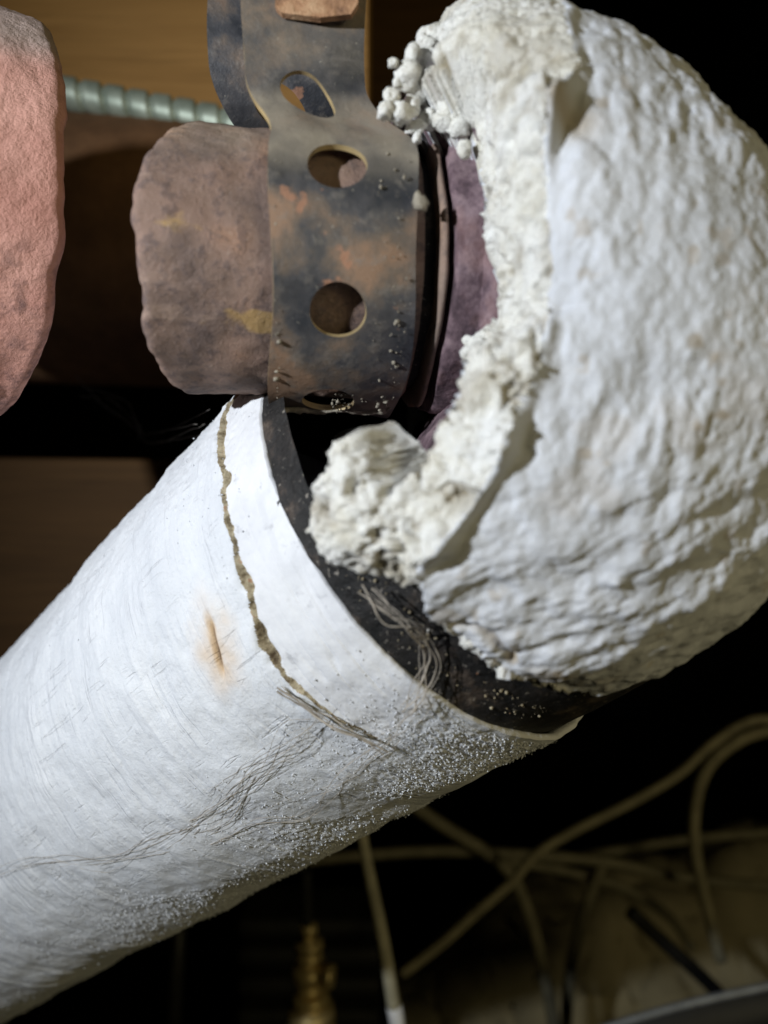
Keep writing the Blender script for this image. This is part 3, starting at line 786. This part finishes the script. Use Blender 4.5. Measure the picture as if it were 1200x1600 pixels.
dp = np.concatenate([strap_pts(110, 0.010, 0.0200, -84, -66), strap_pts(50, 0.0175, 0.0203, -60, 36), strap_pts(40, 0.0148, 0.0195, -60, 30), strap_pts(60, 0.0008, 0.0016, -80, 20)])
scatter("dust_grains", dp, 0.00005 + 0.00036 * rng.random(len(dp)) ** 4, MAT_DUST, strap, "grey dust grains stuck to the strap")
tv = []
for k, (x, y) in enumerate([(428, -40), (430, 10), (440, 20), (500, 27), (548, 22), (560, 4), (556, -40)]): tv.append(Pn(x, y, 0.1085))
tb = [v_ + np.array([0, 0.0012, 0]) for v_ in tv]
n_ = len(tv)
mesh_np("rusty_tab", np.array(tv + tb), [list(range(n_)), list(range(2 * n_ - 1, n_ - 1, -1))] + [[i, i + n_, (i + 1) % n_ + n_, (i + 1) % n_] for i in range(n_)], MAT_RUSTY, strap,
        {"dust": np.full(2 * n_, 0.1), "pit": np.full(2 * n_, 0.6)}, smooth=False)

# ------------------------------------------------------------------ salmon coupling at the left edge
cpl = thing("rusty_coupling", P(-60, 690, 0.15), "salmon pink rusted pipe coupling cut by the left picture edge", "pipe coupling")
oc = Pn(-88, 360, 0.148)
ax2 = np.array([0.88, 0.475, -0.02]); ax2 /= np.linalg.norm(ax2)
f1_ = np.cross(ax2, [0, 0, 1.0]); f1_ /= np.linalg.norm(f1_); f1_ = f1_ if f1_[1] < 0 else -f1_; f2_ = np.cross(f1_, ax2); f2_ = f2_ if f2_[2] > 0 else -f2_
te2 = np.interp(np.degrees(thc), [-180, -110, -90, -75, -60, -40, -15, 10, 30, 48, 60, 72, 84, 95, 120, 180], [0, -.008, .000, .0070, .0120, .0155, .0170, .0168, .0165, .0150, .0125, .0080, .0010, -.006, -.008, 0])
te2 = te2 + 0.0005 * fbm(np.stack([np.cos(thc) * 7, np.sin(thc) * 7, thc * 0 + 5], 1), 3)
rows = [(-0.05 + (te2 + 0.05) * u, np.full_like(te2, 0.0412)) for u in np.linspace(0, 1, 70)]
for k_ in range(1, 8):
    w_ = k_ / 7 * math.pi / 2; rows.append((te2 + 0.0022 * math.sin(w_), 0.0412 - 0.0022 * (1 - math.cos(w_)) * np.ones_like(te2)))
for f_ in (0.8, 0.5, 0.2, 0.01): rows.append((te2 * f_ + 0.008 * (1 - f_) + 0.0022, np.full_like(te2, 0.039 * f_)))
tq = np.stack([r_[0] for r_ in rows]).ravel(); rq = np.stack([r_[1] for r_ in rows]).ravel(); hq = np.broadcast_to(thc, (len(rows), 260)).ravel()
def cfr(t, h, r): return oc + t[:, None] * ax2 + r[:, None] * (np.cos(h)[:, None] * f1_ + np.sin(h)[:, None] * f2_)
pq = cfr(tq, hq, rq); pq = cfr(tq, hq, rq * (1 + 0.014 * fbm(pq * 80, 4) + 0.006 * fbm(pq * 380, 3)))
o = mesh_np("coupling_body", pq, grid_faces(len(rows), 260, True), MAT_SALMON, cpl)
co = np.empty(len(o.data.vertices) * 3); o.data.vertices.foreach_get("co", co); co = co.reshape(-1, 3); pc = project(co)
a = o.data.attributes.new("dust", 'FLOAT', 'POINT'); a.data.foreach_set("value", np.clip(sstep(0.072, 0.080, co[:, 2] + 0.002 * fbm(co * 90, 3)), 0, 1).astype(np.float32))
a = o.data.attributes.new("pit", 'FLOAT', 'POINT'); a.data.foreach_set("value", sstep(0.048, 0.036, co[:, 2]).astype(np.float32))

# ------------------------------------------------------------------ boards, dark pipe, armoured conduit behind
def board(name, pts, d0, d1, mat, label):
    fr = [Pn(x, y, d0) for x, y in pts]
    bk = [v_ + np.array([0, d1 - d0, 0]) for v_ in fr]
    n = len(fr)
    root = thing(name, Vector(np.mean(fr, axis=0)), label, "board")
    o = mesh_np("plank", np.array(fr + bk), [list(range(n))[::-1], list(range(n, 2 * n))] + [[i, (i + 1) % n, (i + 1) % n + n, i + n] for i in range(n)], mat, root, smooth=False)
    bv = o.modifiers.new("bevel", 'BEVEL'); bv.width = 0.0015; bv.segments = 2
    return root
board("wooden_joist", [(-500, -500), (577, -500), (577, 203), (-500, 120)], 0.275, 0.33, MAT_WOOD, "warm brown wooden joist behind the strap at the top left")
board("darkening_board", [(540, -420), (760, -420), (760, 420), (540, 420)], 0.52, 0.60, MAT_WOOD2, "dark brown board added to darken the gap between the strap and the plaster at the top")  # added board, set far back to darken the view right of the strap
board("wooden_board", [(-500, 708), (470, 720), (470, 1150), (-500, 1150)], 0.34, 0.37, MAT_WOOD2, "dim brown wooden board behind the top of the white pipe")
bp_ = thing("brown_iron_pipe", P(150, 600, 0.30), "dark brown pipe in shade between the rusty coupling and the rusty cap", "pipe")
lathe("barrel", Pn(150, 400, 0.29), (1, 0.05, -0.02), [(-0.2, 0.050), (0.03, 0.050), (0.06, 0.050), (0.065, 0.044)], MAT_BROWN, bp_, 96)
# conduit: helical ribs
cA, cB = Pn(-60, 116, 0.262), Pn(420, 206, 0.262)
L = np.linalg.norm(cB - cA); dirc = (cB - cA) / L; n_l = 520; seg = 28
cu = np.cross(dirc, [0, 1, 0]); cu /= np.linalg.norm(cu); cv = np.cross(dirc, cu)
tt = np.linspace(0, L, n_l)[:, None]; aa = np.linspace(0, 2 * np.pi, seg, endpoint=False)[None, :]
phs = (tt / 0.0084 * 2 * np.pi - aa) / (2 * np.pi) % 1.0
rad_c = 0.0045 + 0.0013 * np.where(phs < 0.7, sstep(0, 0.22, phs) * (0.8 + 0.2 * phs / 0.7), sstep(1.0, 0.84, phs))
pts = cA + tt[..., None] * dirc + rad_c[..., None] * (np.cos(aa)[..., None] * cu + np.sin(aa)[..., None] * cv)
o = mesh_np("armoured_conduit", pts.reshape(-1, 3), grid_faces(n_l, seg, True), MAT_GALV)
tag(o, "greenish galvanised spiral conduit along the joist between coupling and strap", "conduit")

# ------------------------------------------------------------------ cables, rod, brass, rubble below
def cable(name, pts, d, rpx, mat, label, cat="cable", group=None, dz=None):
    dz = dz or [0] * len(pts)
    pth = catmull([Pn(x, y, d + z) for (x, y), z in zip(pts, dz)], 12)
    o = tube(name, pth, 0.82 * rpx / F * d, mat, None, 12); return tag(o, label, cat, group)
G = "loose cables in the dark"
cable("cable", [(1330, 1150), (1210, 1125), (1160, 1132), (1110, 1165), (1060, 1210), (990, 1252), (900, 1297), (838, 1335), (800, 1378), (740, 1430), (690, 1475), (628, 1522)], .50, 9, MAT_WIRE,
      "long pale cable running from the right edge down to the pale hanging rod", group=G)
cable("cable", [(1330, 1130), (1210, 1140), (1150, 1160), (1103, 1205), (1085, 1275), (1090, 1350), (1108, 1430), (1126, 1500)], .52, 11, MAT_WIRE,
      "pale cable bending down in a hook near the right edge", group=G)
cable("cable", [(480, 1345), (560, 1337), (680, 1330), (800, 1334), (950, 1347), (1060, 1370), (1210, 1385), (1330, 1390)], .56, 10, MAT_WIRE_D,
      "lowest long level cable crossing behind the others", group=G)
cable("cable", [(815, 1350), (870, 1345), (980, 1326), (1090, 1310), (1210, 1300), (1330, 1296)], .60, 9, MAT_WIRE_D,
      "faint cable rising gently to the right behind the hooked cable", group=G)
cable("cable", [(640, 1255), (700, 1295), (760, 1332), (802, 1372), (830, 1440), (850, 1520), (866, 1610), (870, 1700)], .54, 12, MAT_WIRE_D,
      "cable sagging from under the white pipe and hanging straight down at centre right", group=G)
cable("cable", [(942, 1350), (922, 1400), (898, 1480), (887, 1560), (884, 1640)], .58, 11, MAT_WIRE_D,
      "short faint cable hanging right of the sagging cable", group=G)
cable("cable", [(790, 1345), (900, 1365), (980, 1390), (1045, 1432), (1080, 1480)], .59, 9, MAT_WIRE_D,
      "faint cable dipping to the right towards the rubble", group=G)
cable("cable", [(985, 1425), (1040, 1475), (1090, 1520), (1140, 1570), (1180, 1620)], .47, 13, MAT_BLACKWIRE,
      "black cable lying across the beige rubble", group=G)
rod = thing("hanging_rod", P(622, 1610, .33), "thin pale rod with a white tip hanging below the lagged pipe", "rod")
tube("rod_shaft", catmull([Pn(562, 1280, .33), Pn(574, 1350, .33), Pn(597, 1460, .33), Pn(616, 1575, .33)], 10), np.linspace(8, 11, 31) / F * .33, MAT_ROD, rod)
tube("rod_tip", [Pn(616, 1572, .33), Pn(621, 1600, .33), Pn(628, 1640, .33)], 12.5 / F * .33, MAT_WHITE, rod)
br = thing("brass_valve", P(485, 1620, .43), "small brass valve hanging on a dark stem below the pipe", "valve")
k = .43 / F
def rotprof(name, x, y, prof, mat):
    lathe(name, Pn(x, y, .43), (0.02, 0.001, -1), [(a_ * k, max(b_, 0.2) * k) for a_, b_ in prof], mat, br, 48)
rotprof("stem", 478, 1360, [(0, 9), (90, 9)], MAT_DARKMETAL)
rotprof("bonnet", 482, 1442, [(0, 5), (2, 13), (16, 14), (18, 8), (26, 8), (28, 22), (38, 23), (40, 15), (46, 15), (48, 21), (56, 21), (58, 14), (62, 14), (64, 27), (76, 29), (88, 27), (90, 16), (96, 16), (98, 22), (104, 22), (106, 12), (110, 10)], MAT_BRASS)
rotprof("valve_body", 485, 1550, [(0, 12), (2, 28), (12, 30), (14, 24), (20, 24), (22, 36), (40, 38), (42, 30), (50, 30), (52, 38), (100, 38)], MAT_BRASS)
lathe("side_port", Pn(492, 1522, .425), (1, -0.25, 0.0), [(0, 12 * k), (18 * k, 12 * k), (18 * k, 17 * k), (30 * k, 17 * k), (30 * k, 0.1 * k)], MAT_BRASS, br, 32)
fin = thing("ribbed_heater", P(480, 1700, .60), "dark ribbed metal body barely visible behind the brass valve", "heater")
for yy in (1455, 1500, 1548, 1598, 1648):
    c_ = Pn(485, yy, .60); kk = .60 / F
    V, Fc = box_arrays(c_[0] - 118 * kk, c_[0] + 108 * kk, .60, .66, c_[2] - 15 * kk, c_[2] + 15 * kk)
    o = mesh_np("rib", V, Fc, MAT_DARKMETAL, fin, smooth=False); bv = o.modifiers.new("b", 'BEVEL'); bv.width = 0.006; bv.segments = 3
o = tube("iron_stake", [Pn(282, 1430, .5), Pn(276, 1520, .5), Pn(268, 1680, .5)], 11 / F * .5, MAT_DARKMETAL); tag(o, "dark upright stake below the left part of the lagged pipe", "stake")
# rubble mound: a lumpy height field with body
nx, ny = 150, 70
gx, gy = np.meshgrid(np.linspace(620, 1420, nx), np.linspace(0, 1, ny), indexing='ij')
topy = np.interp(gx, [620, 700, 760, 850, 920, 1000, 1060, 1110, 1150, 1200, 1420], [1680, 1600, 1545, 1492, 1500, 1470, 1462, 1470, 1425, 1395, 1360])
d_ = 0.72 + 0.20 * gy; base = np.stack([(gx - 600) / F * 0.76, d_, (800 - topy) / F * 0.72], -1).reshape(-1, 3)
g = gy.ravel(); base[:, 2] -= 0.11 * (1 - sstep(0, 0.30, g)) + 0.05 * sstep(0.5, 1, g)
base[:, 2] += 0.012 * fbm(base * 22, 3); base[:, 1] += 0.016 * fbm(base * 24 + 4, 3)
bk = base.copy(); bk[:, 2] -= 0.15
o = mesh_np("rubble_heap", base, grid_faces(nx, ny), MAT_RUBBLE); sdm = o.modifiers.new("thick", 'SOLIDIFY'); sdm.thickness = 0.02; sdm.offset = -1
tag(o, "dim beige rubble heap in the lower right corner", "rubble")
tray = thing("metal_tray", P(1100, 1640, .42), "grey metal tray whose lit rim crosses the bottom right corner", "tray")
rim = catmull([Pn(900, 1625, .42), Pn(962, 1601, .42), Pn(1058, 1573, .42), Pn(1130, 1556, .42), Pn(1215, 1538, .42), Pn(1330, 1512, .42)], 8)
tube("rim", rim, 6.0 / F * .42, MAT_GREYMETAL, tray, 10)
sidev = np.concatenate([rim, rim + np.array([0, 0.004, -0.06])]); nr = len(rim)
o = mesh_np("tray_side", sidev, [[i, i + 1, i + 1 + nr, i + nr] for i in range(nr - 1)], MAT_BLACKWIRE, tray); sdm = o.modifiers.new("thick", 'SOLIDIFY'); sdm.thickness = 0.002

# ------------------------------------------------------------------ cobwebs
def on_pipe(x, y, lift=0.0004):
    s_, p_ = hit_cyl(x, y); return cyl(np.array([s_]), np.array([p_]), np.array([R + lift]))[0]
def strands(name, base_pts, n, spread, r0, mat, label, lift=0.0005, taper=True, fn=None, loc=None):
    allv, allf, off_ = [], [], 0
    for k in range(n):
        jit = rng.normal(0, spread, (len(base_pts), 2))
        if taper: jit[0] *= 0.25
        pts = []
        for q, j in zip(base_pts, jit):
            pts.append(on_pipe(q[0] + j[0], q[1] + j[1], lift + abs(rng.normal(0, 0.0004))) if fn is None else fn(q, j))
        pth = catmull(pts, 14)
        if fn is None and k > 2:
            i0 = int(rng.random() * len(pth) * 0.7); i1 = min(len(pth), i0 + int(len(pth) * (0.15 + 0.45 * rng.random()))); pth = pth[i0:max(i1, i0 + 4)]
        pth = pth + 0.00025 * np.stack([fbm(pth * 260 + 3 * k, 3), fbm(pth * 260 + 50 + k, 3), fbm(pth * 260 + 90 + k, 3)], 1)
        rr_ = r0 * (0.35 + 0.9 * rng.random()) * (0.7 + 0.8 * np.abs(fbm(pth * 500 + k, 3)))
        V, Fc, caps = tube_arrays(pth, rr_, 5)
        allv.append(V); allf.append(Fc + off_); off_ += len(V)
    o = mesh_np(name, np.concatenate(allv), np.concatenate(allf), mat)
    return tag(o, label, "cobweb")
strands("cobweb", [(-20, 1368), (60, 1345), (170, 1342), (250, 1310), (330, 1270), (400, 1205), (455, 1150), (500, 1110)], 18, 13, 0.000042, MAT_WEB, "dusty cobweb strands trailing along the middle of the white pipe")
strands("cobweb", [(330, 1318), (400, 1288), (470, 1258), (540, 1210), (592, 1165), (640, 1120), (672, 1085)], 12, 10, 0.000042, MAT_WEB, "shorter dusty cobweb lower on the white pipe near its cut end")
strands("cobweb", [(440, 1070), (480, 1095), (520, 1122), (560, 1145), (600, 1166)], 4, 5, 0.00014, MAT_WEB, "brown cobweb continuing the crack line on the white pipe")
def gapfn(q, j): return Pn(q[0] + j[0], q[1] + j[1], q[2])
strands("cobweb", [(575, 925, .100), (620, 965, .099), (650, 985, .100), (668, 1020, .104), (655, 1075, .107), (640, 1110, .1085)], 7, 9, 0.00011, MAT_WEB, "tan cobweb stretched across the black gap at the cut end", fn=gapfn, taper=False)
strands("cobweb", [(110, 600, .24), (180, 640, .24), (200, 665, .238), (240, 690, .235), (330, 660, .16)], 4, 14, 0.00014, MAT_WEB_D, "faint cobweb in the dark below the rusty cap", fn=gapfn, taper=False)
